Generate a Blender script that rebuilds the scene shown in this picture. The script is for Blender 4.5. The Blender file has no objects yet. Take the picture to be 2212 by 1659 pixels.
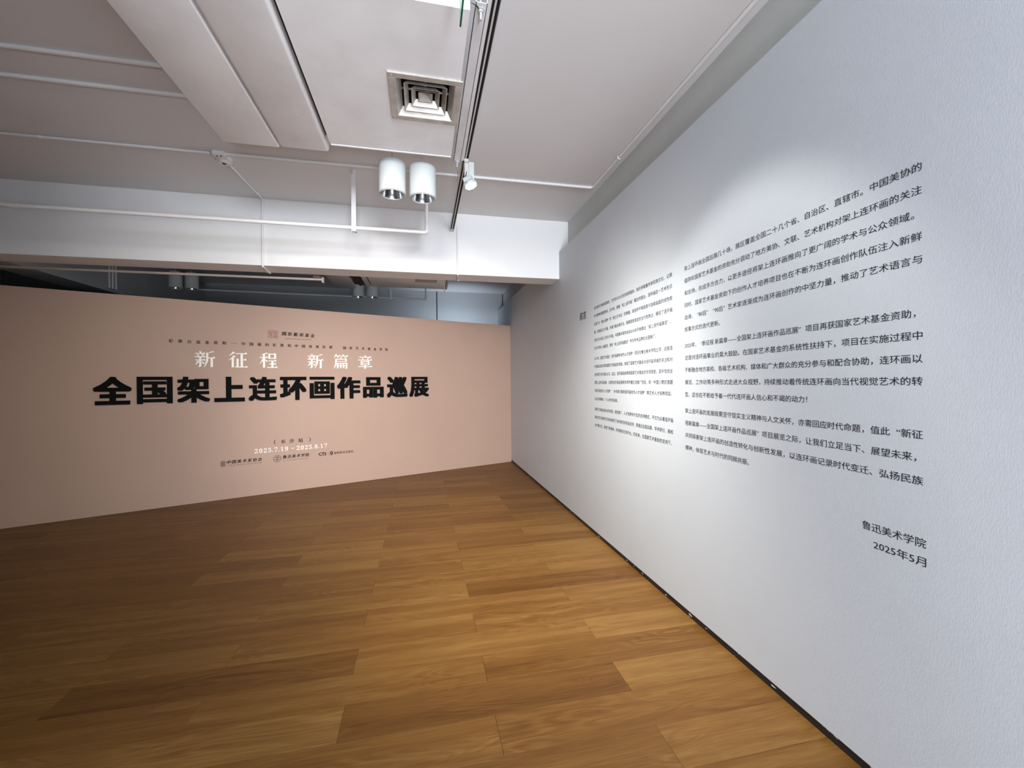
import bpy, bmesh, math, random
from mathutils import Vector, Matrix
random.seed(7)
SC = bpy.context.scene
COL = SC.collection
PI = math.pi

# ------------------------------------------------------------------ camera
CAM_F = 900.0                      # focal length in pixels of the 2212-wide frame
YAW, PITCH, ROLL = math.radians(12.161), math.radians(-0.207), math.radians(-0.485)
def cam_rot():
    B = Matrix(((1, 0, 0), (0, 0, -1), (0, 1, 0)))
    c, s = math.cos(YAW), math.sin(YAW)
    Rz = Matrix(((c, -s, 0), (s, c, 0), (0, 0, 1)))
    c, s = math.cos(PITCH), math.sin(PITCH)
    Rp = Matrix(((1, 0, 0), (0, c, s), (0, -s, c)))
    c, s = math.cos(ROLL), math.sin(ROLL)
    Rr = Matrix(((c, -s, 0), (s, c, 0), (0, 0, 1)))
    M = Rr @ Rp @ B @ Rz
    return M.transposed() @ Matrix(((1, 0, 0), (0, -1, 0), (0, 0, -1)))
cd = bpy.data.cameras.new('camera'); cam = bpy.data.objects.new('camera', cd); COL.objects.link(cam)
cd.sensor_fit = 'HORIZONTAL'; cd.sensor_width = 36.0; cd.lens = CAM_F / 2212.0 * 36.0
cd.clip_start = 0.05
cam.matrix_world = Matrix.Translation((0, 0, 1.5)) @ cam_rot().to_4x4()
SC.camera = cam

# ------------------------------------------------------------------ view, world, lights
SC.view_settings.view_transform = 'Standard'; SC.view_settings.look = 'None'
SC.view_settings.gamma = 1.0; SC.view_settings.exposure = 0.17
try: SC.view_settings.use_curve_mapping = False
except Exception: pass
W = bpy.data.worlds.new('world'); SC.world = W; W.use_nodes = True
bg = W.node_tree.nodes['Background']; bg.inputs[0].default_value = (0.727, 0.836, 1.0, 1); bg.inputs[1].default_value = 1.5

def light(name, kind, loc, aim, power, color, **kw):
    d = bpy.data.lights.new(name, kind); o = bpy.data.objects.new(name, d); COL.objects.link(o)
    o.location = loc; d.energy = power; d.color = color
    v = Vector(aim) - Vector(loc); o.rotation_euler = v.to_track_quat('-Z', 'Y').to_euler()
    for k, a in kw.items(): setattr(d, k, a)
    return o
# daylight from the tall opening behind the camera, plus an added low fill
light('daylight_rear', 'AREA', (0.85, -4.6, 2.2), (0.7, 5, 2.5), 334, (0.846, 0.904, 1.0), shape='RECTANGLE', size=1.4, size_y=0.9)
light('added_fill_low', 'AREA', (0.40, -2.6, 0.60), (0.2, 5, 1.6), 126, (0.846, 0.904, 1.0), shape='RECTANGLE', size=0.9, size_y=0.9)  # unseen fill lamp added low behind the camera to brighten duct undersides
# gallery spots on the track (only the farthest lamp is in the frame)
light('spot_panel_far', 'SPOT', (0.395, 3.268, 3.018), (1.644, 3.35, 1.75), 13, (1.0, 0.98, 0.92), spot_size=math.radians(82), spot_blend=0.9, shadow_soft_size=0.03)
light('spot_panel_near', 'SPOT', (0.38, 1.72, 3.08), (1.644, 1.90, 1.42), 52, (1.0, 0.985, 0.93), spot_size=math.radians(66), spot_blend=0.55, shadow_soft_size=0.05)
light('spot_panel_wide', 'SPOT', (0.30, 0.60, 3.10), (1.644, 5.3, 1.00), 225, (1.0, 0.97, 0.90), spot_size=math.radians(57), spot_blend=1.0, shadow_soft_size=0.3)
light('spot_floor', 'SPOT', (0.35, 2.2, 3.1), (1.15, 3.5, 0), 470, (1.0, 0.97, 0.88), spot_size=math.radians(92), spot_blend=1.0, shadow_soft_size=0.3)
light('spot_title_wall', 'SPOT', (0.20, 0.60, 3.00), (-2.55, 6.05, 0.80), 345, (1.0, 0.88, 0.70), spot_size=math.radians(56), spot_blend=1.0, shadow_soft_size=0.25)
light('spot_title_right', 'SPOT', (-0.50, 0.20, 3.00), (-0.2, 6.9, 0.8), 1180, (1.0, 0.93, 0.88), spot_size=math.radians(50), spot_blend=1.0, shadow_soft_size=0.40)
# cool daylight in the bay behind the title wall
light('daylight_far_bay', 'AREA', (0.80, 8.00, 1.95), (0.65, 9.3, 2.95), 7.5, (0.727, 0.845, 1.0), shape='RECTANGLE', size=0.7, size_y=0.7, spread=math.radians(95))

# ------------------------------------------------------------------ tagging helpers
def tag(o, label=None, cat=None, group=None, kind=None):
    if label: o['label'] = label
    if cat: o['category'] = cat
    if group: o['group'] = group
    if kind: o['kind'] = kind
    return o
def empty(name, loc, label, cat, group=None):
    o = bpy.data.objects.new(name, None); COL.objects.link(o); o.location = loc
    o.empty_display_size = 0.05
    return tag(o, label, cat, group)
def link(name, me, mat, parent=None, smooth=False):
    o = bpy.data.objects.new(name, me); COL.objects.link(o)
    if mat is not None and not me.materials: me.materials.append(mat)
    if smooth:
        for p in me.polygons: p.use_smooth = True
    if parent is not None:
        o.parent = parent
        def wm(q): return q.matrix_basis if q.parent is None else wm(q.parent) @ q.matrix_parent_inverse @ q.matrix_basis
        o.matrix_parent_inverse = wm(parent).inverted()
    return o

# ------------------------------------------------------------------ mesh helpers (world coordinates)
class MB:
    def __init__(s): s.v = []; s.f = []
    def add(s, vs, fs):
        n = len(s.v); s.v += [tuple(v) for v in vs]; s.f += [tuple(i + n for i in f) for f in fs]; return s
    def box(s, a, b, M=None):
        (x0, y0, z0), (x1, y1, z1) = a, b
        vs = [(x0,y0,z0),(x1,y0,z0),(x1,y1,z0),(x0,y1,z0),(x0,y0,z1),(x1,y0,z1),(x1,y1,z1),(x0,y1,z1)]
        if M is not None: vs = [M @ Vector(v) for v in vs]
        return s.add(vs, [(0,3,2,1),(4,5,6,7),(0,1,5,4),(1,2,6,5),(2,3,7,6),(3,0,4,7)])
    def tube(s, pts, r, n=12, cap=True):
        pts = [Vector(p) for p in pts]; rings = []; up = None
        for i, p in enumerate(pts):
            if i == 0: t = pts[1] - p
            elif i == len(pts) - 1: t = p - pts[i-1]
            else: t = (pts[i+1] - p).normalized() + (p - pts[i-1]).normalized()
            t.normalize()
            if up is None: up = t.orthogonal().normalized()
            up = (up - t * up.dot(t)).normalized(); w = t.cross(up)
            rr = r[i] if isinstance(r, (list, tuple)) else r
            rings.append([p + (up * math.cos(2*PI*k/n) + w * math.sin(2*PI*k/n)) * rr for k in range(n)])
        vs = [v for g in rings for v in g]; fs = []
        for i in range(len(pts) - 1):
            for k in range(n):
                a = i*n + k; b = i*n + (k+1) % n
                fs.append((a, b, b+n, a+n))
        if cap: fs += [tuple(range(n))[::-1], tuple(range((len(pts)-1)*n, len(pts)*n))]
        return s.add(vs, fs)
    def lathe(s, prof, c, n=32, M=None):
        vs = []; fs = []
        for (r, z) in prof:
            for k in range(n):
                v = Vector((r*math.cos(2*PI*k/n), r*math.sin(2*PI*k/n), z))
                if M is not None: v = M @ v
                vs.append(v + Vector(c))
        for i in range(len(prof)-1):
            for k in range(n):
                a = i*n+k; b = i*n+(k+1) % n
                fs.append((a, b, b+n, a+n))
        return s.add(vs, fs)
    def prism(s, poly, d0, d1, M=None):
        n = len(poly)
        vs = [Vector((x, y, d0)) for x, y in poly] + [Vector((x, y, d1)) for x, y in poly]
        if M is not None: vs = [M @ v for v in vs]
        return s.add(vs, [tuple(range(n))[::-1], tuple(range(n, 2*n))] + [(i, (i+1) % n, n+(i+1) % n, n+i) for i in range(n)])
    def obj(s, name, mat, parent=None, smooth=False, bevel=0, seg=2):
        me = bpy.data.meshes.new(name); me.from_pydata(s.v, [], s.f); me.validate()
        bm = bmesh.new(); bm.from_mesh(me)
        bmesh.ops.recalc_face_normals(bm, faces=bm.faces)
        if bevel: bmesh.ops.bevel(bm, geom=bm.edges[:], offset=bevel, segments=seg, affect='EDGES', profile=0.5, clamp_overlap=True)
        bm.to_mesh(me); bm.free()
        o = link(name, me, mat, parent)
        if smooth:
            for p in me.polygons: p.use_smooth = True
            try: me.set_sharp_from_angle(angle=math.radians(40))
            except Exception: pass
        return o
def arc(p0, c, p1, n=6):
    p0, c, p1 = Vector(p0), Vector(c), Vector(p1)
    return [p0*(1-t)**2 + c*2*t*(1-t) + p1*t*t for t in [i/n for i in range(n+1)]]
def rounded(pts, r):
    out = [Vector(pts[0])]
    for i in range(1, len(pts)-1):
        p = Vector(pts[i]); a = (Vector(pts[i-1]) - p).normalized(); b = (Vector(pts[i+1]) - p).normalized()
        out += arc(p + a*r, p, p + b*r)
    out.append(Vector(pts[-1])); return out

# ------------------------------------------------------------------ materials
def nmat(name):
    m = bpy.data.materials.new(name); m.use_nodes = True
    nt = m.node_tree; b = nt.nodes['Principled BSDF']; return m, nt, b
def plain(name, col, rough=0.6, metal=0.0, bump=0.0, bscale=60, var=0.0, vscale=3.0, spec=None, stretch=None):
    m, nt, b = nmat(name)
    b.inputs['Base Color'].default_value = (*col, 1); b.inputs['Roughness'].default_value = rough; b.inputs['Metallic'].default_value = metal
    if spec is not None: b.inputs['Specular IOR Level'].default_value = spec
    tc = nt.nodes.new('ShaderNodeTexCoord')
    vec = tc.outputs['Object']
    if stretch:
        mp = nt.nodes.new('ShaderNodeMapping'); mp.inputs['Scale'].default_value = stretch
        nt.links.new(vec, mp.inputs['Vector']); vec = mp.outputs['Vector']
    if bump:
        n = nt.nodes.new('ShaderNodeTexNoise'); n.inputs['Scale'].default_value = bscale; n.inputs['Detail'].default_value = 4
        bp = nt.nodes.new('ShaderNodeBump'); bp.inputs['Strength'].default_value = bump; bp.inputs['Distance'].default_value = 0.004
        nt.links.new(vec, n.inputs['Vector']); nt.links.new(n.outputs['Fac'], bp.inputs['Height']); nt.links.new(bp.outputs['Normal'], b.inputs['Normal'])
    if var:
        n = nt.nodes.new('ShaderNodeTexNoise'); n.inputs['Scale'].default_value = vscale; n.inputs['Detail'].default_value = 5
        r = nt.nodes.new('ShaderNodeValToRGB')
        r.color_ramp.elements[0].position = 0.3; r.color_ramp.elements[1].position = 0.7
        r.color_ramp.elements[0].color = (*[c*(1-var) for c in col], 1); r.color_ramp.elements[1].color = (*[min(1, c*(1+var)) for c in col], 1)
        nt.links.new(tc.outputs['Object'], n.inputs['Vector']); nt.links.new(n.outputs['Fac'], r.inputs['Fac']); nt.links.new(r.outputs['Color'], b.inputs['Base Color'])
    return m
M_CEIL = plain('ceiling_paint', (0.715, 0.70, 0.70), 0.8, bump=0.12, bscale=25, var=0.02, vscale=1.2)
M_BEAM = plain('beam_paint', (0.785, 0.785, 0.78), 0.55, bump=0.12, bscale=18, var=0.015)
M_BEAM_SHADED = plain('beam_paint_shaded', (0.39, 0.41, 0.42), 0.55, bump=0.12, bscale=18, var=0.015)  # darker copy of the beam paint, far-bay shade put into the colour
M_DUCT = plain('duct_paint', (0.92, 0.93, 0.95), 0.45, bump=0.55, bscale=5.5, var=0.05, vscale=5)
M_DARK = plain('dark_gap', (0.012, 0.012, 0.013), 0.8)
M_PANEL = plain('panel_wallpaper', (0.54, 0.575, 0.62), 0.6, bump=0.10, bscale=110, var=0.012, stretch=(2, 2, 0.8))
M_OUTER = plain('outer_wall_paint', (0.53, 0.54, 0.52), 0.8, bump=0.1, var=0.03)
M_PEACH = plain('peach_wall_paint', (0.44, 0.305, 0.238), 0.66, bump=0.10, bscale=90, var=0.02, vscale=1.5)
M_PIPE = plain('white_pipe_paint', (0.74, 0.73, 0.73), 0.4, bump=0.08, bscale=30)
M_WHITE = plain('white_enamel', (0.54, 0.58, 0.58), 0.62, bump=0.04, bscale=160, spec=0.2)
M_TRACK = plain('track_enamel', (0.60, 0.58, 0.56), 0.35)
M_STEEL = plain('galvanised_steel', (0.52, 0.52, 0.52), 0.45, metal=0.15, var=0.10, vscale=20)
M_DIFF = plain('diffuser_aluminium', (0.55, 0.53, 0.49), 0.36, metal=0.25, var=0.16, vscale=16)
M_STRUT = plain('grey_painted_steel', (0.74, 0.74, 0.77), 0.45, var=0.10, vscale=8)
M_RAIL = plain('tan_grey_rail_paint', (0.33, 0.28, 0.25), 0.6, var=0.1)  # tan-grey rail colour, slightly varied
M_REFL = plain('spun_reflector', (0.42, 0.42, 0.43), 0.22, metal=1.0)
M_BLACK = plain('black_lettering', (0.006, 0.006, 0.006), 0.9, spec=0.08)
M_INK = plain('black_print', (0.020, 0.020, 0.034), 0.9, spec=0.08)
M_BROWN = plain('brown_print', (0.035, 0.018, 0.015), 0.8, spec=0.1)
M_GREYP = plain('grey_print', (0.12, 0.095, 0.08), 0.8, spec=0.1)
M_RED = plain('red_print', (0.30, 0.09, 0.07), 0.6)
M_WLET = plain('white_lettering', (0.86, 0.85, 0.80), 0.5)
M_WPR = plain('white_print', (0.90, 0.84, 0.78), 0.6)
M_CABLE = plain('black_cable', (0.015, 0.015, 0.015), 0.5)
M_FOAM = plain('torn_insulation', (0.10, 0.065, 0.045), 0.9, bump=0.9, bscale=30, var=0.4, vscale=14)
M_SUB = plain('subfloor', (0.05, 0.03, 0.018), 0.8)
m, nt, b = nmat('lamp_face'); b.inputs['Emission Color'].default_value = (1, 0.98, 0.94, 1); b.inputs['Emission Strength'].default_value = 14.0; M_LAMP = m
m, nt, b = nmat('green_acrylic'); b.inputs['Base Color'].default_value = (0.35, 0.90, 0.62, 1); b.inputs['Roughness'].default_value = 0.25
b.inputs['Transmission Weight'].default_value = 0.15; M_GREEN = m
M_GREENE = plain('green_acrylic_edge', (0.01, 0.10, 0.06), 0.2)

def baseboard_mat():
    m, nt, b = nmat('chipped_black_skirting'); b.inputs['Roughness'].default_value = 0.45
    tc = nt.nodes.new('ShaderNodeTexCoord'); mp = nt.nodes.new('ShaderNodeMapping'); mp.inputs['Scale'].default_value = (1, 0.6, 1.6)
    n = nt.nodes.new('ShaderNodeTexNoise'); n.inputs['Scale'].default_value = 26; n.inputs['Detail'].default_value = 3
    r = nt.nodes.new('ShaderNodeValToRGB'); r.color_ramp.elements[0].position = 0.66; r.color_ramp.elements[1].position = 0.69
    r.color_ramp.elements[0].color = (0.012, 0.011, 0.013, 1); r.color_ramp.elements[1].color = (0.55, 0.58, 0.56, 1)
    nt.links.new(tc.outputs['Object'], mp.inputs['Vector']); nt.links.new(mp.outputs['Vector'], n.inputs['Vector'])
    nt.links.new(n.outputs['Fac'], r.inputs['Fac']); nt.links.new(r.outputs['Color'], b.inputs['Base Color']); return m
M_BASE = baseboard_mat()

def wood_mat():
    m, nt, b = nmat('oak_plank'); N = nt.nodes.new; L = nt.links.new
    tc = N('ShaderNodeTexCoord')
    at = N('ShaderNodeAttribute'); at.attribute_type = 'OBJECT'; at.attribute_name = 'tone'
    sd = N('ShaderNodeAttribute'); sd.attribute_type = 'OBJECT'; sd.attribute_name = 'grain'
    off = N('ShaderNodeCombineXYZ'); mul = N('ShaderNodeMath'); mul.operation = 'MULTIPLY'; mul.inputs[1].default_value = 37.0
    L(sd.outputs['Fac'], mul.inputs[0]); L(mul.outputs[0], off.inputs[0]); L(mul.outputs[0], off.inputs[1]); L(mul.outputs[0], off.inputs[2])
    add = N('ShaderNodeVectorMath'); add.operation = 'ADD'; L(tc.outputs['Object'], add.inputs[0]); L(off.outputs[0], add.inputs[1])
    # broad bands along the board
    mp1 = N('ShaderNodeMapping'); mp1.inputs['Scale'].default_value = (0.9, 14, 1); L(add.outputs[0], mp1.inputs['Vector'])
    n1 = N('ShaderNodeTexNoise'); n1.inputs['Scale'].default_value = 1.0; n1.inputs['Detail'].default_value = 3; L(mp1.outputs[0], n1.inputs['Vector'])
    # fine fibres
    mp2 = N('ShaderNodeMapping'); mp2.inputs['Scale'].default_value = (6, 190, 1); L(add.outputs[0], mp2.inputs['Vector'])
    n2 = N('ShaderNodeTexNoise'); n2.inputs['Scale'].default_value = 1.0; n2.inputs['Detail'].default_value = 3; L(mp2.outputs[0], n2.inputs['Vector'])
    # cathedral grain: contour lines of a stretched noise field
    mp3 = N('ShaderNodeMapping'); mp3.inputs['Scale'].default_value = (1.5, 8.0, 1); L(add.outputs[0], mp3.inputs['Vector'])
    n3 = N('ShaderNodeTexNoise'); n3.inputs['Scale'].default_value = 1.0; n3.inputs['Detail'].default_value = 1.5; n3.inputs['Distortion'].default_value = 0.5; L(mp3.outputs[0], n3.inputs['Vector'])
    m3 = N('ShaderNodeMath'); m3.operation = 'MULTIPLY'; m3.inputs[1].default_value = 85.0; L(n3.outputs['Fac'], m3.inputs[0])
    s3 = N('ShaderNodeMath'); s3.operation = 'SINE'; L(m3.outputs[0], s3.inputs[0])
    mp4 = N('ShaderNodeMapping'); mp4.inputs['Scale'].default_value = (1.3, 4, 1); mp4.inputs['Location'].default_value = (9, 3, 0); L(add.outputs[0], mp4.inputs['Vector'])
    n4 = N('ShaderNodeTexNoise'); n4.inputs['Scale'].default_value = 1.0; n4.inputs['Detail'].default_value = 2; L(mp4.outputs[0], n4.inputs['Vector'])
    r4 = N('ShaderNodeMapRange'); r4.inputs[1].default_value = 0.46; r4.inputs[2].default_value = 0.64; r4.inputs[3].default_value = 0.0; r4.inputs[4].default_value = 0.10; L(n4.outputs['Fac'], r4.inputs[0])
    g3 = N('ShaderNodeMath'); g3.operation = 'MULTIPLY'; L(s3.outputs[0], g3.inputs[0]); L(r4.outputs[0], g3.inputs[1])
    # sum -> tone value
    def ma(op, a, bb):
        q = N('ShaderNodeMath'); q.operation = op
        for i, x in enumerate((a, bb)):
            if isinstance(x, (int, float)): q.inputs[i].default_value = x
            else: L(x, q.inputs[i])
        return q.outputs[0]
    v = ma('MULTIPLY', ma('SUBTRACT', n1.outputs['Fac'], 0.5), 0.70)
    v = ma('ADD', v, ma('MULTIPLY', ma('SUBTRACT', n2.outputs['Fac'], 0.5), 0.55))
    v = ma('ADD', v, g3.outputs[0])
    v = ma('ADD', v, ma('MULTIPLY', at.outputs['Fac'], 0.27))
    v = ma('ADD', v, 0.5)
    r = N('ShaderNodeValToRGB'); e = r.color_ramp.elements
    e[0].position = 0.0; e[0].color = (0.068, 0.022, 0.0024, 1); e[1].position = 1.0; e[1].color = (0.285, 0.153, 0.043, 1)
    k = e.new(0.5); k.color = (0.160, 0.070, 0.0137, 1)
    L(v, r.inputs['Fac']); L(r.outputs['Color'], b.inputs['Base Color'])
    b.inputs['Roughness'].default_value = 0.42; b.inputs['Specular IOR Level'].default_value = 0.25
    bp = N('ShaderNodeBump'); bp.inputs['Strength'].default_value = 0.10; bp.inputs['Distance'].default_value = 0.002
    L(n2.outputs['Fac'], bp.inputs['Height']); L(bp.outputs['Normal'], b.inputs['Normal'])
    return m
M_WOOD = wood_mat()

# ------------------------------------------------------------------ room shell
XP, XO = 1.644, 1.764          # printed panel face, masonry wall face
ZC = 3.46                      # ceiling
YB, YB2 = 4.845, 9.05          # beam faces
A0 = Vector((1.644, 7.728, 0))                       # corner where title wall meets panel
ANG = math.radians(20.95)
U = Vector((math.cos(ANG), math.sin(ANG), 0)); NRM = Vector((math.sin(ANG), -math.cos(ANG), 0))

fl = MB().box((-7.2, -5.2, -0.10), (XO+.1, 12.2, -0.0125)).obj('floor', M_SUB); tag(fl, kind='structure')
fb = MB().box((-7.2, -5.2, -0.0125), (XP, -0.47, 0.0)).obj('rear_boards', M_WOOD, fl); fb['tone'] = 0.0; fb['grain'] = 0.3
# planks, each one a part of the floor
PW, PL, PY0 = 0.2112, 1.345, 1.43
def plank_mesh(L, name):
    g = 0.0004
    bm = bmesh.new()
    me = bpy.data.meshes.new(name)
    v = MB().box((g, g, -0.0125), (L-g, PW-g, 0))
    me.from_pydata(v.v, [], v.f); bm.from_mesh(me)
    top = [e for e in bm.edges if all(abs(q.co.z) < 1e-6 for q in e.verts)]
    bmesh.ops.recalc_face_normals(bm, faces=bm.faces)
    bmesh.ops.bevel(bm, geom=top, offset=0.0008, segments=1, affect='EDGES')
    bm.to_mesh(me); bm.free(); me.materials.append(M_WOOD); return me
ME_FULL = plank_mesh(PL, 'plank_full'); ME_EVEN0 = plank_mesh(XP+.02-0.98, 'plank_short'); ME_ODD0 = plank_mesh(XP+.02-0.3075, 'plank_wallside')
TONE = {(0,0):.5,(0,1):.0,(1,0):.0,(1,1):.2,(2,0):.5,(2,1):-.6,(2,2):.5,(3,0):-.25,(3,1):.15,(3,2):-.1,(4,0):.6,(4,1):.35,(4,2):-.7,
        (5,0):.0,(5,1):.25,(6,0):.3,(6,1):.1,(6,2):.0,(7,0):-.6,(7,1):.45,(8,0):.3,(8,1):.1,(8,2):.0,(9,0):.4,(9,1):.15,(10,0):.6,(10,1):.3,
        (11,0):-.15,(11,1):.4,(12,0):.6,(12,1):-.1,(13,0):.3,(13,1):.1,(14,0):.1,(15,0):-.3,(16,0):-.5,(16,1):.1,(17,1):-.3,(18,0):-.6,(18,1):.5,(19,0):.0,(19,1):.5}
rp = random.Random(3)
for k in range(-9, 31):
    y0 = PY0 + PW*k
    for c in range(0, 7):
        even = (k % 2 == 0)
        if c == 0:
            x0 = 0.98 if even else 0.3075; me = ME_EVEN0 if even else ME_ODD0; x1 = XP
        else:
            x0 = (0.98 if even else 0.3075) - PL*c; x1 = x0 + PL; me = ME_FULL
        t = TONE.get((k, c), rp.uniform(-.45, .45)); gr = rp.random()
        if x1 < -5.9: continue
        # skip boards wholly behind the title wall
        near = min(( (Vector((xx, y0, 0)) - A0).dot(-NRM) for xx in (x0, x1)))
        if near > 0.10: continue
        o = bpy.data.objects.new('plank', me); COL.objects.link(o); o.parent = fl
        o.location = (x0, y0, rp.uniform(-0.00025, 0.0)); o['tone'] = t; o['grain'] = gr

tag(MB().box((-7.2, -5.2, ZC), (XO+.2, 12.2, ZC+.15)).obj('ceiling', M_CEIL), kind='structure')
tag(MB().box((XO, -5.2, -0.1), (XO+.2, 12.2, ZC)).obj('wall_right', M_OUTER), kind='structure')
# false wall with the printed text: raised 35 mm on a recessed black skirting
pan = MB().box((XP, -5.2, 0.036), (XP+0.045, 9.75, 3.085)).obj('wall_right_panel', M_PANEL, bevel=0.0015, seg=1); tag(pan, kind='structure')
tag(MB().box((XP+0.004, -5.2, -0.011), (XP+0.030, 7.75, 0.0365)).obj('baseboard_right', M_BASE), kind='structure')
tag(MB().box((-7.2, YB, 2.755), (XO, YB+0.30, ZC)).obj('ceiling_beam', M_BEAM, bevel=0.003, seg=1), kind='structure')
b2 = MB().box((-7.2, YB2, 2.755), (XO-.02, YB2+0.30, ZC)).obj('ceiling_beam', M_BEAM_SHADED, bevel=0.003, seg=1); tag(b2, kind='structure')
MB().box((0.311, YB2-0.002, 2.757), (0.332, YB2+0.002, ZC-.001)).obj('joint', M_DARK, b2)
tag(MB().box((-4.39, YB+.30, 2.755), (-4.05, YB2, ZC)).obj('ceiling_beam', M_BEAM_SHADED, bevel=0.003, seg=1), kind='structure')
# pilaster side at right end of the beams (lighter patch)
# title wall
Mw = Matrix.Translation(A0) @ Matrix(((U.x, 0, NRM.x, 0), (U.y, 0, NRM.y, 0), (0, 1, 0, 0), (0, 0, 0, 1)))
tw = MB().box((-8.6, 0, -0.10), (-0.0, 2.575, 0), Mw).obj('wall_back', M_PEACH, bevel=0.0015, seg=1); tag(tw, kind='structure')
# rear and left enclosure behind the camera, with a tall daylight opening at the rear right
tag(MB().box((-7.3, -5.2, -0.1), (-7.2, 12.2, ZC)).obj('wall_left', M_OUTER), kind='structure')
tag(MB().box((-0.70, -5.2, 0), (-0.50, -0.80, 3.12)).obj('added_shade_wall', M_OUTER), kind='structure')  # unseen wall added to keep daylight off the left side
rw = MB().box((-7.2, -5.3, -0.1), (-0.6, -5.2, ZC)); rw.box((-0.6, -5.3, 3.1), (XO, -5.2, ZC)); tag(rw.obj('wall_rear', M_OUTER), kind='structure')
tag(MB().box((-7.2, 12.2, -0.1), (XO, 12.3, ZC)).obj('wall_far', M_OUTER), kind='structure')

# ------------------------------------------------------------------ lettering helpers
def text_mesh(s, size, res=3):
    c = bpy.data.curves.new('lettering', 'FONT'); c.body = s; c.size = size; c.resolution_u = res
    o = bpy.data.objects.new('lettering', c); COL.objects.link(o)
    dg = bpy.context.evaluated_depsgraph_get(); dg.update()
    me = bpy.data.meshes.new_from_object(o.evaluated_get(dg))
    vs = [tuple(v.co) for v in me.vertices]; fs = [tuple(p.vertices) for p in me.polygons]
    bpy.data.objects.remove(o); bpy.data.curves.remove(c); bpy.data.meshes.remove(me)
    return vs, fs
def ink(vs):
    return min(v[0] for v in vs), max(v[0] for v in vs), min(v[1] for v in vs), max(v[1] for v in vs)
MPEACH = Mw
MRIGHT = Matrix(((0, 0, -1, XP), (-1, 0, 0, 0), (0, 1, 0, 0), (0, 0, 0, 1)))
def print_line(name, s, M, x0, x1, zc, size, mat, parent, off=0.0006, res=2, bold=0.0, skew=0.0, hscale=None):
    """printed text whose ink spans x0..x1 (wall coordinate) centred on height zc"""
    vs, fs = text_mesh(s, size, res); a, b_, lo, hi = ink(vs)
    k = (x1 - x0) / (b_ - a) if x1 is not None else (hscale or 1.0)
    out = MB(); sh = [(0, 0)] if not bold else [(-bold, 0), (bold, 0), (0, bold*.6), (0, -bold*.6)]
    for i, (dx, dy) in enumerate(sh):
        vv = [M @ Vector(((v[0]-a)*k + x0 + dx*size + skew*(v[1]-size*.38), zc + v[1] - size*0.38 + dy*size, off + i*0.00004)) for v in vs]
        out.add(vv, fs)
    me = bpy.data.meshes.new(name); me.from_pydata(out.v, [], out.f)
    o = link(name, me, mat, parent)
    if name == 'text_line' or name == 'caption': o['kind'] = 'stuff'
    return o

# ------------------------------------------------------------------ printed foreword on the right panel
LC = ['连环画作为兼具叙事性、艺术性与大众性的独特载体，始终承载着传承民族文化、记录',
 '时代精神的重要使命。近年来，随着“架上连环画”概念的提出，连环画这一艺术形式',
 '实现了从“案头读物”到“独立艺术品”的跨越。其创作不再局限于连续画面的线性叙',
 '事，而是通过大尺幅、多媒介融合等手法，探索视觉语言的当代性表达，展现了连环画',
 '在形式与内容上的多元可能。中国美术家协会自2010年开始推出“架上连环画展览”，',
 '至今已举办八届展览，更将“架上连环画展览”作为学术品牌在全国推广。',
 '2017年，国家艺术基金“连环画青年创作人才培养”项目在鲁迅美术学院立项，这是连',
 '环画事业首次得到国家艺术基金的资助，体现了国家艺术基金对连环画领域的关注和对',
 '连环画艺术价值的认可。此后，连环画陆续得到国家艺术基金的多项资助，其中包括全',
 '国架上连环画巡展、主题性连环画巡展等多项传播交流推广项目，和“中国少数民族题',
 '材连环画创作人才培养”“乡村振兴题材连环画创作人才培养”等艺术人才培养项目，',
 '以及多项集体、个人创作项目等。',
 '国家艺术基金通过创作资助、展览推广、人才培养多方位的支持模式，不仅为从事连环画',
 '事业的艺术家和艺术机构提供了创作研究的资金支持，更通过全国巡展、学术研讨、高校',
 '合作等方式，构建了跨地域、多领域的交流平台。历年来，在国家艺术基金的支持下，']
RC = ['架上连环画全国巡展几十场，展区覆盖全国二十几个省、自治区、直辖市。中国美协的',
 '倡导和国家艺术基金的资助充分调动了地方美协、文联、艺术机构对架上连环画的关注',
 '和支持，形成多方合力，以更多途径将架上连环画推向了更广阔的学术与公众领域。',
 '同时，国家艺术基金资助下的创作人才培养项目也在不断为连环画创作队伍注入新鲜',
 '血液，“80后”“90后”艺术家逐渐成为连环画创作的中坚力量，推动了艺术语言与',
 '叙事方式的迭代更新。',
 '2025年，“新征程 新篇章——全国架上连环画作品巡展”项目再获国家艺术基金资助，',
 '这是对连环画事业的莫大鼓励。在国家艺术基金的系统性扶持下，项目在实施过程中',
 '不断融合地方高校、各级艺术机构、媒体和广大群众的充分参与和配合协助，连环画以',
 '展览、工作坊等多种形式走进大众视野，持续推动着传统连环画向当代视觉艺术的转',
 '型，这也在不断给予着一代代连环画人信心和不竭的动力！',
 '架上连环画的发展既需坚守现实主义精神与人文关怀，亦需回应时代命题，值此“新征',
 '程新篇章——全国架上连环画作品巡展”项目展览之际，让我们立足当下、展望未来，',
 '共同探索架上连环画的创造性转化与创新性发展，以连环画记录时代变迁、弘扬民族',
 '精神，体现艺术与时代的同频共振。']
LC = [t.replace('“', '  “').replace('”', '”  ') for t in LC]; RC = [t.replace('“', '  “').replace('”', '”  ') for t in RC]
ROWZ = [2.216, 2.138, 2.060, 1.982, 1.905, 1.828, 1.725, 1.648, 1.570, 1.493, 1.415, 1.312, 1.234, 1.156, 1.077]
LZ = [2.216, 2.139, 2.060, 1.982, 1.904, 1.826, 1.725, 1.648, 1.570, 1.494, 1.415, 1.336, 1.236, 1.158, 1.081]
RE = {2: 1.0994, 6: 1.0967, 12: 1.0967, 5: 2.0506, 10: 1.5077, 14: 1.8427}
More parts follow.
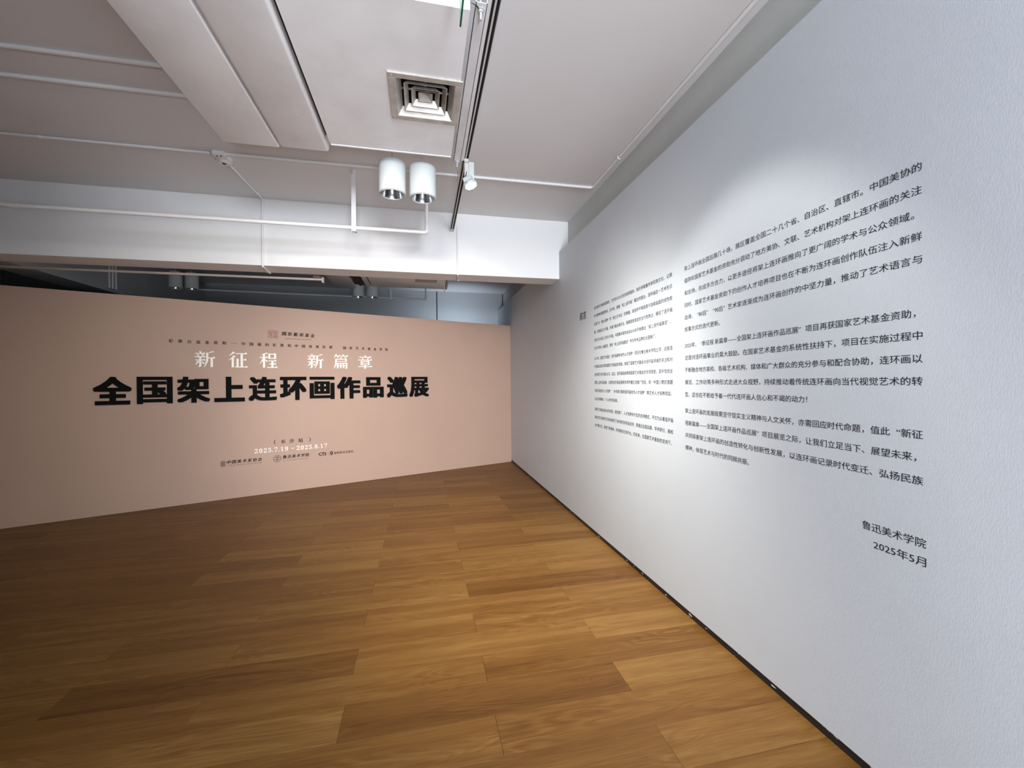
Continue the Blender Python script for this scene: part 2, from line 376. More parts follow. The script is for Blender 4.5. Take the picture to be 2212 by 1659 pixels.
LE = {4: 2.5198, 5: 2.7067, 10: 2.5182, 11: 3.3146, 14: 2.522}
SZ = 0.0328
tr = empty('wall_text', (XP, 1.72, 1.6), 'right printed column of black Chinese text on the white panel', 'lettering')
for i, s in enumerate(RC): print_line('text_line', s, MRIGHT, -2.3715, -RE.get(i, 1.0772), ROWZ[i], SZ, M_INK, tr, bold=0.003)
tl = empty('wall_text', (XP, 3.15, 1.6), 'left printed column of black Chinese text, foreshortened near the corner', 'lettering')
for i, s in enumerate(LC): print_line('text_line', s, MRIGHT, -3.801, -LE.get(i, 2.505), LZ[i], SZ, M_INK, tl, bold=0.006)
hd = empty('heading_text', (XP, 4.09, 2.19), 'two-character heading printed to the left of both text columns', 'lettering')
print_line('text_line', '前言', MRIGHT, -4.175, -4.005, 2.19, 0.088, M_INK, hd, bold=0.022)
sg = empty('signature_text', (XP, 1.17, 0.915), 'two-line signature and date printed below the right text column', 'lettering')
print_line('text_line', '鲁迅美术学院', MRIGHT, -1.277, -1.070, 0.9465, 0.035, M_INK, sg, bold=0.002)
print_line('text_line', '2025年5月', MRIGHT, -1.236, -1.070, 0.884, 0.035, M_INK, sg, bold=0.002)

# ------------------------------------------------------------------ raised black title
tt = empty('title_lettering', tuple(Mw @ Vector((-3.68, 1.27, 0))), 'row of large raised black characters across the peach wall', 'lettering')
CX = [-5.5455, -5.167, -4.791, -4.415, -4.040, -3.671, -3.2955, -2.9255, -2.561, -2.1845, -1.8185]
DIL = {'国': (.034, .020), '画': (.034, .020), '展': (.038, .022), '架': (.042, .026), '连': (.042, .026), '巡': (.038, .030), '上': (.052, .036), '全': (.044, .034)}
for ch, cx in zip('全国架上连环画作品巡展', CX):
    size = 0.335; dx, dy = DIL.get(ch, (.044, .028))
    vs, fs = text_mesh(ch, size, 3); a, b_, lo, hi = ink(vs)
    wx = 0.333 / (b_ - a + 2*dx*size); wy = (0.328 if ch != '品' else .318) / (hi - lo + 2*dy*size)
    if ch == '品': wx *= .94
    # boundary edges -> solid letter
    ec = {}
    for f in fs:
        for i in range(len(f)):
            e = (f[i], f[(i+1) % len(f)]); ec[tuple(sorted(e))] = ec.get(tuple(sorted(e)), []) + [e]
    bnd = [v[0] for v in ec.values() if len(v) == 1]
    mb = MB(); n = len(vs); j = 0
    for sx in (-1, 0, 1):
        for sy in (-1, 0, 1):
            z1 = 0.024 + j*0.00002; j += 1
            P = lambda v, z: Mw @ Vector(((v[0]-(a+b_)/2 + sx*dx*size)*wx + cx, (v[1]-(lo+hi)/2 + sy*dy*size)*wy + 1.443, z))
            mb.add([P(v, z1) for v in vs] + [P(v, 0.001) for v in vs], [tuple(f) for f in fs] + [(e[0], e[1], e[1]+n, e[0]+n) for e in bnd])
    me = bpy.data.meshes.new('letter'); me.from_pydata(mb.v, [], mb.f); link('letter', me, M_BLACK, tt)

# ------------------------------------------------------------------ raised white serif line
def serif(ch):
    P = []
    def H(x0, x1, y, t=5.5):
        P.append([(x0, y-t/2), (x1, y-t/2), (x1, y+t/2), (x0, y+t/2)])
        P.append([(x1-13, y+t/2), (x1, y+t/2), (x1-5, y+t/2+6)])
    def h(x0, x1, y, t=5.0): P.append([(x0, y-t/2), (x1, y-t/2), (x1, y+t/2), (x0, y+t/2)])
    def V(x, y0, y1, w=12): P.append([(x-w/2, y0+1), (x+w/2, y0+3), (x+w/2, y1), (x-w/2, y1+2)])
    def F(x0, y0, x1, y1, w=10, bend=0.25):   # falling left, tapering
        n = 6; L = []; R = []
        for i in range(n+1):
            t = i/n; x = x0+(x1-x0)*(t + bend*t*(t-1)); y = y0+(y1-y0)*(t - bend*t*(t-1)*0.6); ww = w*(1-t)*0.5+0.9
            L.append((x-ww, y+ww*.35)); R.append((x+ww, y-ww*.35))
        for i in range(n): P.append([L[i], R[i], R[i+1], L[i+1]])
    def D(x0, y0, x1, y1, w=9):               # dot, swelling
        dx, dy = x1-x0, y1-y0; l = math.hypot(dx, dy); nx, ny = -dy/l, dx/l
        P.append([(x0, y0), (x0+dx*.7-nx*w*.5, y0+dy*.7-ny*w*.5), (x1, y1), (x0+dx*.75+nx*w*.55, y0+dy*.75+ny*w*.55)])
    if ch == '新':
        D(22, 99, 33, 86, 12); H(3, 50, 83); D(12, 79, 20, 66, 10); F(42, 80, 32, 66, 8); H(1, 52, 63); H(3, 51, 44); V(27, 3, 62, 11); D(14, 8, 27, 2, 6)
        F(18, 38, 3, 16, 9); D(34, 36, 47, 20, 11); F(93, 97, 58, 85, 9, .1); V(61, 42, 88, 11); F(61, 44, 46, 2, 10, .2); H(60, 100, 58); V(83, 0, 57, 12)
    if ch == '征':
        F(30, 98, 3, 74, 11); F(33, 74, 1, 46, 11); V(23, 0, 60, 12); H(38, 98, 88); V(70, 4, 88, 12.5); H(70, 95, 49); V(48, 4, 56, 11.5); H(33, 101, 4)
    if ch == '程':
        F(45, 97, 6, 84, 10, .1); H(2, 48, 67); V(26, 0, 90, 12); F(25, 66, 2, 26, 9); D(30, 58, 46, 40, 10)
        V(56, 58, 92, 11); V(89, 58, 92, 11); H(56, 92, 90); h(56, 92, 63); H(50, 96, 46); H(54, 94, 26); H(44, 101, 4); V(73, 4, 46, 12)
    if ch == '篇':
        F(20, 100, 3, 78, 10); H(16, 48, 89); D(25, 87, 34, 76, 9); F(66, 100, 50, 79, 10); H(60, 98, 89); D(73, 87, 84, 76, 9)
        D(44, 79, 56, 70, 9); H(16, 88, 67); V(84, 51, 67, 11); h(16, 88, 52); V(17, 32, 68, 11); F(17, 34, 2, 1, 10, .2)
        V(28, 0, 40, 11); H(28, 92, 38); V(87, 0, 40, 11); D(76, 6, 88, 0, 6); h(28, 88, 21); V(48, 2, 38, 9); V(67, 2, 38, 9)
    if ch == '章':
        D(44, 100, 57, 88, 12); H(8, 93, 85); D(28, 81, 37, 68, 10); F(74, 82, 62, 67, 9); H(1, 99, 65)
        V(25, 27, 57, 11.5); V(76, 27, 57, 11.5); H(25, 79, 55); h(25, 76, 42); h(25, 76, 30); H(1, 99, 17); V(50, 0, 28, 12)
    return P
st = empty('subtitle_lettering', tuple(Mw @ Vector((-3.68, 1.73, 0))), 'six raised white characters above the black title on peach wall', 'lettering')
for ch, cx in zip('新征程新篇章', [-4.6745, -4.3215, -3.9735, -3.3825, -3.0335, -2.6835]):
    mb = MB(); k = 0.00212
    for j, poly in enumerate(serif(ch)):
        mb.prism([((x-50)*k + cx, (y-50)*k + 1.833) for x, y in poly], 0.001, 0.014 + j*0.00002, Mw)
    mb.obj('letter', M_WLET, st)

# ------------------------------------------------------------------ small prints on the peach wall
fd = empty('funding_text', tuple(Mw @ Vector((-3.68, 2.02, 0))), 'thin widely spaced line of small dark characters above white subtitle', 'lettering')
us = [-5.013+.0906*i for i in range(7)] + [-4.359] + [-4.259+.0906*i for i in range(13)] + [-2.978+.0899*i for i in range(8)]
for ch, u in zip('彩票公益金资助—中国福利彩票和中国体育彩票国家艺术基金资助', us):
    hw = 0.021
    if ch == '—':
        MB().box((u-.036, 2.0475, .0004), (u+.036, 2.0505, .0010), Mw).obj('dash', M_BROWN, fd); continue
    z = 2.052 - (u+5.013)*0.0045
    print_line('character', ch, MPEACH, u-hw, u+hw, z, 0.046, M_BROWN, fd, bold=0.030)

def ring(mb, cx, cy, r0, r1, z=0.001, n=40, sx=1.0, M=None):
    vs = []
    for r in (r0, r1):
        for k in range(n): vs.append(Mw @ Vector((cx + sx*r*math.cos(2*PI*k/n), cy + r*math.sin(2*PI*k/n), z)))
    mb.add(vs, [(k, (k+1) % n, n+(k+1) % n, n+k) for k in range(n)])
lg = empty('fund_logo', tuple(Mw @ Vector((-3.68, 2.14, 0))), 'red square seal with brush-written name at top of peach wall', 'logo')
mb = MB(); x0, x1, y0, y1 = -3.972, -3.857, 2.142, 2.249; t = .006
for a_, b__ in (((x0, y0), (x1, y0+t)), ((x0, y1-t), (x1, y1)), ((x0, y0), (x0+t, y1)), ((x1-t, y0), (x1, y1))):
    mb.box((*a_, .0004), (*b__, .001), Mw)
# square-cut seal strokes
for (a_, c_, d_, e_) in ((.12,.80,.90,.86),(.12,.66,.44,.71),(.12,.52,.44,.57),(.12,.38,.12+.07,.80),(.37,.38,.44,.80),(.12,.14,.46,.20),(.26,.14,.32,.52),(.12,.30,.44,.35),
                         (.56,.60,.62,.86),(.82,.60,.88,.86),(.56,.60,.90,.66),(.56,.70,.90,.74),(.54,.44,.92,.50),(.56,.28,.90,.33),(.70,.12,.76,.50),(.54,.12,.92,.18),(.54,.18,.60,.40),(.86,.18,.92,.40)):
    w = x1-x0; hh = y1-y0
    mb.box((x0+a_*w, y0+c_*hh, .0004), (x0+d_*w, y0+e_*hh, .0009), Mw)
mb.obj('seal', M_RED, lg)
for i, ch in enumerate('國家藝術基金'):
    u = -3.778 + i*0.0727
    print_line('character', ch, MPEACH, u-.026, u+.026, 2.212-.002*i, 0.056, M_BROWN, lg, bold=0.03, skew=.12)
print_line('caption', 'CHINA NATIONAL ARTS FUND', MPEACH, -3.765, -3.433, 2.1435, 0.018, M_GREYP, lg, bold=.03)

vn = empty('venue_text', tuple(Mw @ Vector((-3.69, 0.67, 0))), 'small dark bracketed place name below the black title', 'lettering')
for ch, u, hw in (('（', -3.905, .010), ('长', -3.800, .028), ('沙', -3.698, .028), ('站', -3.584, .028), ('）', -3.465, .010)):
    print_line('character', ch, MPEACH, u-hw, u+hw, 0.702, 0.062, M_BROWN, vn, bold=0.025)
dt = empty('date_text', tuple(Mw @ Vector((-3.69, 0.56, 0))), 'white serif date range printed below the bracketed place name', 'lettering')
def mb_digits(s): return ''.join(chr(0x1D7CE + int(c)) if c.isdigit() else c for c in s)
def spaced(s, x0, x1, zc, size, mat, par):
    adv = {'.': .45}; tot = sum(adv.get(c, 1.0) for c in s); x = x0; k = (x1-x0)/tot
    for c in s:
        a_ = adv.get(c, 1.0)*k
        if c == '.':
            m_ = MB(); m_.prism([(x+a_/2+.006*math.cos(q*PI/4)-.004, zc-size*.30+.006*math.sin(q*PI/4)) for q in range(8)], .0004, .001, Mw); m_.obj('dot', mat, par)
        else: print_line('digit', mb_digits(c), MPEACH, x+a_*.10, x+a_*.82 if c != '1' else x+a_*.72, zc, size, mat, par)
        x += a_
spaced('2025.7.19', -4.149, -3.735, 0.600, 0.084, M_WPR, dt)
spaced('2025.8.17', -3.640, -3.226, 0.598, 0.084, M_WPR, dt)
MB().box((-3.705, .594, .0004), (-3.668, .601, .001), Mw).obj('dash', M_WPR, dt)

l1 = empty('association_logo', tuple(Mw @ Vector((-4.3, 0.43, 0))), 'leftmost of the bottom logos, arch emblem and brush lettering', 'logo')
mb = MB(); ring(mb, -4.497, .467, .043, .040, sx=.75); mb.box((-4.520, .436, .0004), (-4.474, .500, .0009), Mw); mb.obj('emblem', M_GREYP, l1)
mb = MB()
for i in range(5): mb.box((-4.517+i*.0095, .440, .0009), (-4.5145+i*.0095, .497, .0012), Mw)
mb.obj('emblem_lines', M_PEACH, l1)
for i, ch in enumerate('中国美术家协会'):
    u = -4.434+i*.0585; print_line('character', ch, MPEACH, u-.022, u+.022, .483, .05, M_BLACK, l1, bold=.03, skew=.2)
print_line('caption', 'CHINA ARTISTS ASSOCIATION', MPEACH, -4.450, -4.064, .4385, .021, M_GREYP, l1, bold=.01)
l2 = empty('academy_logo', tuple(Mw @ Vector((-3.7, 0.42, 0))), 'middle bottom logo, round grey emblem beside brush lettering', 'logo')
mb = MB(); ring(mb, -3.877, .470, .050, .046); ring(mb, -3.877, .470, .036, .033)
mb.prism([(-3.900, .478), (-3.853, .478), (-3.860, .489), (-3.877, .497), (-3.893, .489)], .0004, .001, Mw)
mb.prism([(-3.898, .464), (-3.885, .447), (-3.869, .447), (-3.856, .464)], .0004, .001, Mw)
for q in range(26):
    a_ = 2*PI*q/26; c_, s_ = math.cos(a_), math.sin(a_)
    mb.prism([(-3.877+.039*c_-.002*s_, .470+.039*s_+.002*c_), (-3.877+.044*c_-.002*s_, .470+.044*s_+.002*c_), (-3.877+.044*c_+.002*s_, .470+.044*s_-.002*c_), (-3.877+.039*c_+.002*s_, .470+.039*s_-.002*c_)], .0004, .0009, Mw)
mb.obj('emblem', M_GREYP, l2)
for i, ch in enumerate('鲁迅美术学院'):
    u = -3.786+i*.0575; print_line('character', ch, MPEACH, u-.023, u+.023, .485, .052, M_BLACK, l2, bold=.026, skew=.15)
print_line('caption', 'LU XUN ACADEMY OF FINE ARTS', MPEACH, -3.803, -3.494, .4345, .017, M_GREYP, l2, bold=.01)
l3 = empty('publisher_logo', tuple(Mw @ Vector((-3.1, 0.44, 0))), 'rightmost bottom logo, bold letters and black swirl beside a divider', 'logo')
print_line('letters', 'CTS', MPEACH, -3.348, -3.249, .479, .060, M_BLACK, l3, bold=.045)
MB().box((-3.336, .4515, .0004), (-3.262, .4545, .001), Mw).obj('underline', M_GREYP, l3)
MB().box((-3.2245, .443, .0004), (-3.2225, .508, .001), Mw).obj('divider', M_GREYP, l3)
mb = MB(); ring(mb, -3.178, .485, .010, .0205, n=28)
mb.prism([(-3.160, .500), (-3.157, .485), (-3.160, .466), (-3.172, .450), (-3.186, .446), (-3.186, .455), (-3.174, .463), (-3.168, .475)], .0004, .001, Mw)
mb.prism([(-3.199+.006*math.cos(q*PI/4), .457+.006*math.sin(q*PI/4)) for q in range(8)], .0004, .001, Mw); mb.obj('swirl', M_BLACK, l3)
print_line('characters', '湖南美术出版社', MPEACH, -3.146, -2.863, .475, .040, M_BLACK, l3, bold=.012)

# ------------------------------------------------------------------ ducts of the near bay
def rect_duct(name, x0, x1, y0, y1, z0, label, r=0.012, z1=None):
    e = empty(name, ((x0+x1)/2, (y0+y1)/2, z0), label, 'duct')
    MB().box((x0, y0, z0), (x1, y1, z1 if z1 else ZC-0.035)).obj('duct_body', M_DUCT, e, smooth=True, bevel=r, seg=3)
    return e
rect_duct('air_duct', -1.312, -0.957, -2.5, 3.185, 3.150, 'leftmost flat white-painted duct running overhead toward the beam', .008)
d2 = rect_duct('air_duct', -0.948, -0.628, -2.5, 3.175, 3.145, 'middle overhead duct with rounded edge between the other two', .022)
MB().box((-0.9570, -2.5, 3.19), (-0.9480, 3.17, ZC-.04)).obj('gap_shade_strip', M_DARK, d2)  # dark strip standing in for the shade between the two left ducts
# box duct with the square diffuser opening
e = empty('air_duct', (-.19, 2.4, 3.15), 'wide white-painted overhead duct holding the square diffuser', 'duct')
bx0, bx1, by0, by1, bz = -0.602, 0.222, 1.845, 3.075, 3.15
dx0, dx1, dy0, dy1 = -0.150, 0.215, 2.31, 2.655
mb = MB()
mb.box((bx0, by0, bz), (dx0, by1, ZC-.01)); mb.box((dx1, by0, bz), (bx1, by1, ZC-.01))
mb.box((dx0, by0, bz), (dx1, dy0, ZC-.01)); mb.box((dx0, dy1, bz), (dx1, by1, ZC-.01)); 
mb.obj('duct_body', M_DUCT, e)
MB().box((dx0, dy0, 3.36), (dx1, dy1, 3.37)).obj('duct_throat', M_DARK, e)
mb = MB().box((bx0+.002, by1-.012, bz-.004), (bx1-.002, by1+.004, bz+.02)); mb.obj('end_flange', M_DUCT, e, bevel=.003, seg=2)
MB().box((bx0, -2.5, bz+.12), (bx1, by0-.002, ZC-.01)).obj('duct_neck', M_DUCT, e)
MB().box((-0.6275, -2.5, 3.20), (-0.603, 3.05, ZC-.012)).obj('gap_shade_strip', M_DARK, e)  # dark filler in place of the shaded gap beside the box duct

# square diffuser
df = empty('air_diffuser', (.035, 2.48, 3.145), 'square metal ceiling diffuser with nested louvres in the wide duct', 'vent')
cxd, cyd = 0.0335, 2.4825
def frustum(mb, h0, z0, h1, z1, t=0.0015, cx=cxd, cy=cyd):
    for s_ in (0, 1):
        d = t if s_ else 0
        q0 = [(cx+a*(h0-d), cy+b_*(h0-d), z0) for a, b_ in ((-1,-1),(1,-1),(1,1),(-1,1))]
        q1 = [(cx+a*(h1-d), cy+b_*(h1-d), z1) for a, b_ in ((-1,-1),(1,-1),(1,1),(-1,1))]
        mb.add(q0+q1, [(i, (i+1) % 4, 4+(i+1) % 4, 4+i) for i in range(4)])
    q0 = [(cx+a*h0, cy+b_*h0, z0) for a, b_ in ((-1,-1),(1,-1),(1,1),(-1,1))]; qi = [(cx+a*(h0-t), cy+b_*(h0-t), z0) for a, b_ in ((-1,-1),(1,-1),(1,1),(-1,1))]
    mb.add(q0+qi, [(i, (i+1) % 4, 4+(i+1) % 4, 4+i) for i in range(4)])
mb = MB()
for a, b_ in (((-.200,-.197),(.200,-.160)), ((-.200,.160),(.200,.197)), ((-.200,-.160),(-.162,.160)), ((.162,-.160),(.200,.160))):
    mb.box((cxd+a[0], cyd+a[1], 3.141), (cxd+b_[0], cyd+b_[1], 3.152))
dfr = mb.obj('frame', M_DIFF, df, bevel=.0015, seg=1)
mb = MB(); frustum(mb, .162, 3.143, .134, 3.185); mb.obj('outer_louvre', M_DIFF, df)
mb = MB(); frustum(mb, .120, 3.150, .098, 3.183, .003); mb.obj('louvre', M_DIFF, df)
mb = MB(); frustum(mb, .079, 3.156, .058, 3.187, .003); mb.obj('louvre', M_DIFF, df)
mb = MB(); frustum(mb, .040, 3.163, .002, 3.196, .003); mb.obj('core_pyramid', M_DIFF, df)
mb = MB().box((cxd-.134, cyd-.005, 3.200), (cxd+.134, cyd+.005, 3.206)); mb.obj('cross_bar', M_STEEL, df)
MB().box((cxd-.005, cyd-.134, 3.194), (cxd+.005, cyd+.134, 3.200)).obj('cross_bar', M_STEEL, df)
for a, b_ in ((1,1),(-1,1),(1,-1),(-1,-1)): MB().lathe([(0,-.003),(.004,-.002),(.004,0)], (cxd+a*.181, cyd+b_*.178, 3.142), 10).obj('screw', M_STEEL, dfr)
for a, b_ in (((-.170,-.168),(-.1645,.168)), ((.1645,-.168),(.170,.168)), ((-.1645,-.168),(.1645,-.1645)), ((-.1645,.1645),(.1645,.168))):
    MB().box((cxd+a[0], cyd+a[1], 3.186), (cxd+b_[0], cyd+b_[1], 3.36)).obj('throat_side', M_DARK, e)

# steel strut with threaded rods carrying the duct edge
su = empty('steel_strut', (.265, 2.45, 3.15), 'grey steel strut with hanging bolts along the wide duct edge', 'bracket')
mb = MB(); mb.box((.243, 1.80, 3.150), (.294, 3.145, 3.153)); mb.box((.243, 1.80, 3.150), (.246, 3.145, 3.172)); mb.box((.291, 1.80, 3.150), (.294, 3.145, 3.172)); mb.obj('channel', M_STRUT, su)
MB().tube([(.222, 1.808, 3.150), (.246, 1.815, 3.149), (.262, 1.83, 3.148)], [.0008, .0025, .0028], 8).obj('wire_end', M_CABLE, su)
for y in (1.835, 3.118):
    MB().tube([(.268, y, 3.105), (.268, y, ZC)], .0052, 10).obj('threaded_rod', M_STEEL, su, smooth=True)
    mb = MB(); mb.tube([(.268, y, 3.138), (.268, y, 3.150)], .0115, 6); mb.tube([(.268, y, 3.147), (.268, y, 3.150)], .016, 16); mb.obj('nut', M_STEEL, su)
tag(MB().add([(.306,1.25,3.205),(.314,1.25,3.205),(.327,3.19,3.196),(.296,3.19,3.196),(.306,1.25,3.209),(.314,1.25,3.209),(.327,3.19,3.200),(.296,3.19,3.200)],
    [(0,3,2,1),(4,5,6,7),(0,1,5,4),(1,2,6,5),(2,3,7,6),(3,0,4,7)]).obj('cover_strip', M_PIPE), 'thin white cover strip between steel strut and light track', 'strip')

# acrylic sign seen edge-on
ac = empty('hanging_sign', (.168, 1.5, 3.05), 'green acrylic sign seen edge-on under the wide duct', 'sign')
MB().box((.1620, 1.32, 2.955), (.1675, 1.705, 3.268)).obj('acrylic_panel', M_GREEN, ac)
MB().box((.1615, 1.32, 2.9500), (.1685, 1.706, 2.9555)).obj('dark_edge', M_GREENE, ac)

# ------------------------------------------------------------------ light track and lamp
TZ = 3.246
tk = empty('light_track', (.347, 3.3, TZ), 'long white lighting track hung from ceiling beside the wide duct', 'light track')
mb = MB(); x = .3475; w = .0225
mb.box((x-w, .9, TZ+.020), (x+w, 4.80, TZ+.024)); mb.box((x-w, .9, TZ-.006), (x-w+.003, 4.80, TZ+.024)); mb.box((x+w-.003, .9, TZ-.006), (x+w, 4.80, TZ+.024))
mb.obj('rail', M_TRACK, tk)
MB().box((x-.0045, .9, TZ+.002), (x+.0045, 4.795, TZ+.021)).obj('centre_bar', M_TRACK, tk)
mb = MB().box((x-w+.0031, .9, TZ+.012), (x-.0046, 4.79, TZ+.0199)); mb.box((x+.0046, .9, TZ+.012), (x+w-.0031, 4.79, TZ+.0199)); mb.obj('conductor_groove', M_DARK, tk)
MB().box((x-w-.001, 4.80, TZ-.003), (x+w+.001, 4.838, TZ+.026)).obj('end_cap', M_WHITE, tk, bevel=.002)
for y in (1.6, 3.9): MB().tube([(x, y, TZ+.024), (x, y, ZC)], .003, 8).obj('suspension_rod', M_STEEL, tk)

def spotlight(px, py, tz, aim, label):
    e = empty('track_spotlight', (px, py, tz-.1), label, 'spotlight')
    MB().box((px-.016, py-.055, tz-.022), (px+.016, py+.055, tz)).obj('adapter', M_TRACK, e, bevel=.002)
    MB().box((px-.012, py-.028, tz-.120), (px+.020, py+.030, tz-.022)).obj('driver_box', M_TRACK, e, bevel=.001)
    MB().box((px+.0205, py-.032, tz-.196), (px+.062, py-.027, tz-.012)).obj('arm', M_WHITE, e, bevel=.002)
    MB().tube([(px+.040, py-.037, tz-.176), (px+.040, py-.027, tz-.176)], .010, 16).obj('pivot', M_WHITE, e, smooth=True)
    MB().tube(rounded([(px+.004, py-.03, tz-.09), (px-.006, py-.034, tz-.135), (px+.022, py-.03, tz-.150)], .02), .003, 8).obj('cable', M_CABLE, e, smooth=True)
    c = Vector((px+.030, py-.020, tz-.172)); d = (Vector(aim)-c).normalized()
    Mq = d.to_track_quat('Z', 'Y').to_matrix()
    MB().box((-.043, -.034, -.038), (.043, .034, -.004), Matrix.Translation(c) @ Mq.to_4x4()).obj('yoke_block', M_WHITE, e, bevel=.003)
    hm = MB().lathe([(0, -.004), (.040, -.004), (.053, .010), (.053, .026), (.048, .026)], c, 8, Mq); hd_ = hm.obj('head', M_WHITE, e)
    MB().lathe([(0, .0255), (.0475, .0255)], c, 28, Mq).obj('lamp_face', M_LAMP, hd_)
    return e
spotlight(.352, 3.30, TZ, (0.90, 2.95, 1.20), 'small lit spotlight with square head clipped under the light track')

# ------------------------------------------------------------------ cylinder downlights
def downlight(cx, cy, zb, h, r, label, group, top=ZC):
    e = empty('cylinder_downlight', (cx, cy, zb), label, 'ceiling lamp', group)
    c = (cx, cy, zb)
    MB().lathe([(r*.93, 0), (r, .004), (r, h-.004), (r-.004, h), (0, h)], c, 40).obj('housing', M_WHITE, e, smooth=True); hs = e.children[0]
    MB().lathe([(r*.93, 0), (r*.88, -.002), (r*.86, .004)], c, 40).obj('rim', M_WHITE, hs, smooth=True)
    MB().lathe([(r*.87, .001), (r*.80, .03), (r*.66, .075), (r*.40, .115), (0, .125)], c, 40).obj('reflector', M_REFL, e, smooth=True)
    MB().lathe([(0, h+.014), (r*.30, h+.014), (r*.34, h)], c, 24).obj('top_cap', M_STEEL, e, smooth=True)
    MB().tube([(cx, cy, zb+h), (cx, cy, top)], .0035, 8).obj('suspension_rod', M_STEEL, e)
    return e
downlight(-.210, 3.325, 2.952, .236, .101, 'left one of the two near white cylinder lamps under the duct', 'near cylinder lamps')
downlight(.018, 3.320, 2.938, .236, .101, 'right one of the two near white cylinder lamps beside the track', 'near cylinder lamps')
for a in ((-1.050, 7.49, 'left lamp of the far pair hanging past the white beam'), (-.818, 7.48, 'right lamp of the far pair hanging past the white beam')):
    downlight(a[0], a[1], 2.977, .236, .095, a[2], 'far cylinder lamps behind the beam')
for a in ((-3.575, 7.12, 'left lamp of the dim far-left pair behind the beam'), (-3.380, 7.16, 'right lamp of the dim far-left pair behind the beam')):
    downlight(a[0], a[1], 2.950, .236, .086, a[2], 'dim far-left cylinder lamps behind the beam')

# ------------------------------------------------------------------ pipes and conduits
def clip(e, p, r, axis):
    p = Vector(p); a = Vector(axis).normalized()
    MB().tube([p-a*.006, p+a*.006], r*1.35, 12).obj('pipe_clip', M_PIPE, e)
def conduit(pts, r, label, clips=(), bend=.05, name='conduit'):
    e = empty(name, pts[0], label, 'pipe')
    MB().tube(rounded(pts, bend) if len(pts) > 2 else pts, r, 12).obj('conduit_tube', M_PIPE, e, smooth=True)
    for c_, ax in clips: clip(e, c_, r, ax)
    return e
ZP = ZC-.012
conduit([(-7.1, 2.945, ZP), (-1.0, 2.935, ZP)], .014, 'nearest thin ceiling conduit running left from the leftmost duct')
conduit([(-7.1, 3.215, ZP), (-1.0, 3.21, ZP)], .014, 'second thin ceiling conduit running left just past the nearest one')
conduit([(-7.1, 3.965, ZP), (-1.72, 3.955, ZP)], .011, 'third ceiling conduit ending at the round junction cover', [((-2.9, 3.957, ZP), (1, 0, 0))])
conduit([(-1.61, 3.95, ZP), (1.690, 3.925, ZP), (1.690, -2.0, ZP-.004)], .013, 'ceiling conduit turning along the top of the right wall',
        [((-1.05, 3.946, ZP), (1, 0, 0)), ((.86, 3.93, ZP), (1, 0, 0)), ((1.69, 3.35, ZP), (0, 1, 0))], bend=.04)
conduit([(-1.650, 4.10, ZP), (-1.620, 4.825, ZP), (-1.626, 4.833, 2.742), (-1.645, 5.10, 2.741)], .012, 'thin conduit dropping diagonally from junction cover down the beam',
        [((-1.622, 4.70, ZP), (0, 1, 0)), ((-1.645, 5.03, 2.743), (0, 1, 0))], bend=.012)
conduit([(.411, 4.838, 3.300), (.411, 4.838, 2.747), (.440, 5.12, 2.747)], .008, 'thin vertical conduit on beam face beside the track end',
        [((.411, 4.838, 3.06), (0, 0, 1)), ((.438, 5.09, 2.747), (0, 1, 0))], bend=.008)
jb = empty('junction_cover', (-1.66, 4.03, ZC-.04), 'round white ceiling junction cover with square box where conduits meet', 'junction box')
MB().box((-1.700, 3.925, ZC-.032), (-1.608, 3.998, ZC)).obj('box', M_PIPE, jb, bevel=.002)
MB().lathe([(0, -.050), (.040, -.050), (.044, -.046), (.044, -.036), (.058, -.034), (.062, -.028), (.062, 0)], (-1.655, 4.045, ZC), 32).obj('cover', M_PIPE, jb, smooth=True)
MB().lathe([(.0, -.0505), (.016, -.0505)], (-1.655, 4.045, ZC), 20).obj('opening', M_DARK, jb)
mb = MB()
for a, b_ in ((-1.672, 3.957), (-1.640, 3.950)): mb.lathe([(0, -.034), (.007, -.034), (.007, -.031)], (a, b_, ZC), 10)
mb.obj('screw', M_DARK, jb)

# drain pipe, near bay
dp = empty('drain_pipe', (-1.5, 4.07, 2.94), 'white drain pipe crossing before the beam and turning up at its end', 'pipe')
MB().tube([(-7.1, 4.07, 2.938), (.035, 4.07, 2.941)], .0168, 16).obj('pipe_run', M_PIPE, dp, smooth=True)
MB().tube(rounded([(.022, 4.07, 2.941), (.056, 4.07, 2.941), (.056, 4.07, 2.985)], .026), .0195, 16).obj('elbow', M_PIPE, dp, smooth=True)
MB().tube([(.056, 4.07, 2.98), (.056, 4.07, ZC)], .0168, 16).obj('riser', M_PIPE, dp, smooth=True)
MB().tube([(-3.20, 4.07, 2.938), (-3.13, 4.07, 2.938)], .019, 16).obj('coupling', M_PIPE, dp, smooth=True)
def hanger(x, y, zb, label):
    h = empty('pipe_hanger', (x, y, zb), label, 'bracket')
    MB().box((x-.020, y-.030, zb), (x+.020, y-.0265, ZC)).obj('strap', M_PIPE, h, bevel=.001)
    MB().box((x-.015, y-.030, zb), (x+.022, y+.022, zb+.003)).obj('foot', M_PIPE, h)
    MB().box((x-.026, y-.036, ZC-.035), (x-.004, y-.02, ZC)).obj('anchor', M_STEEL, h, bevel=.001)
    MB().tube([(x, y-.028, zb+.004), (x+.004, y-.028, zb-.030)], [.004, .001], 8).obj('screw_tip', M_STEEL, h)
hanger(-.600, 4.07, 2.900, 'flat white strap holding the near drain pipe before the beam')

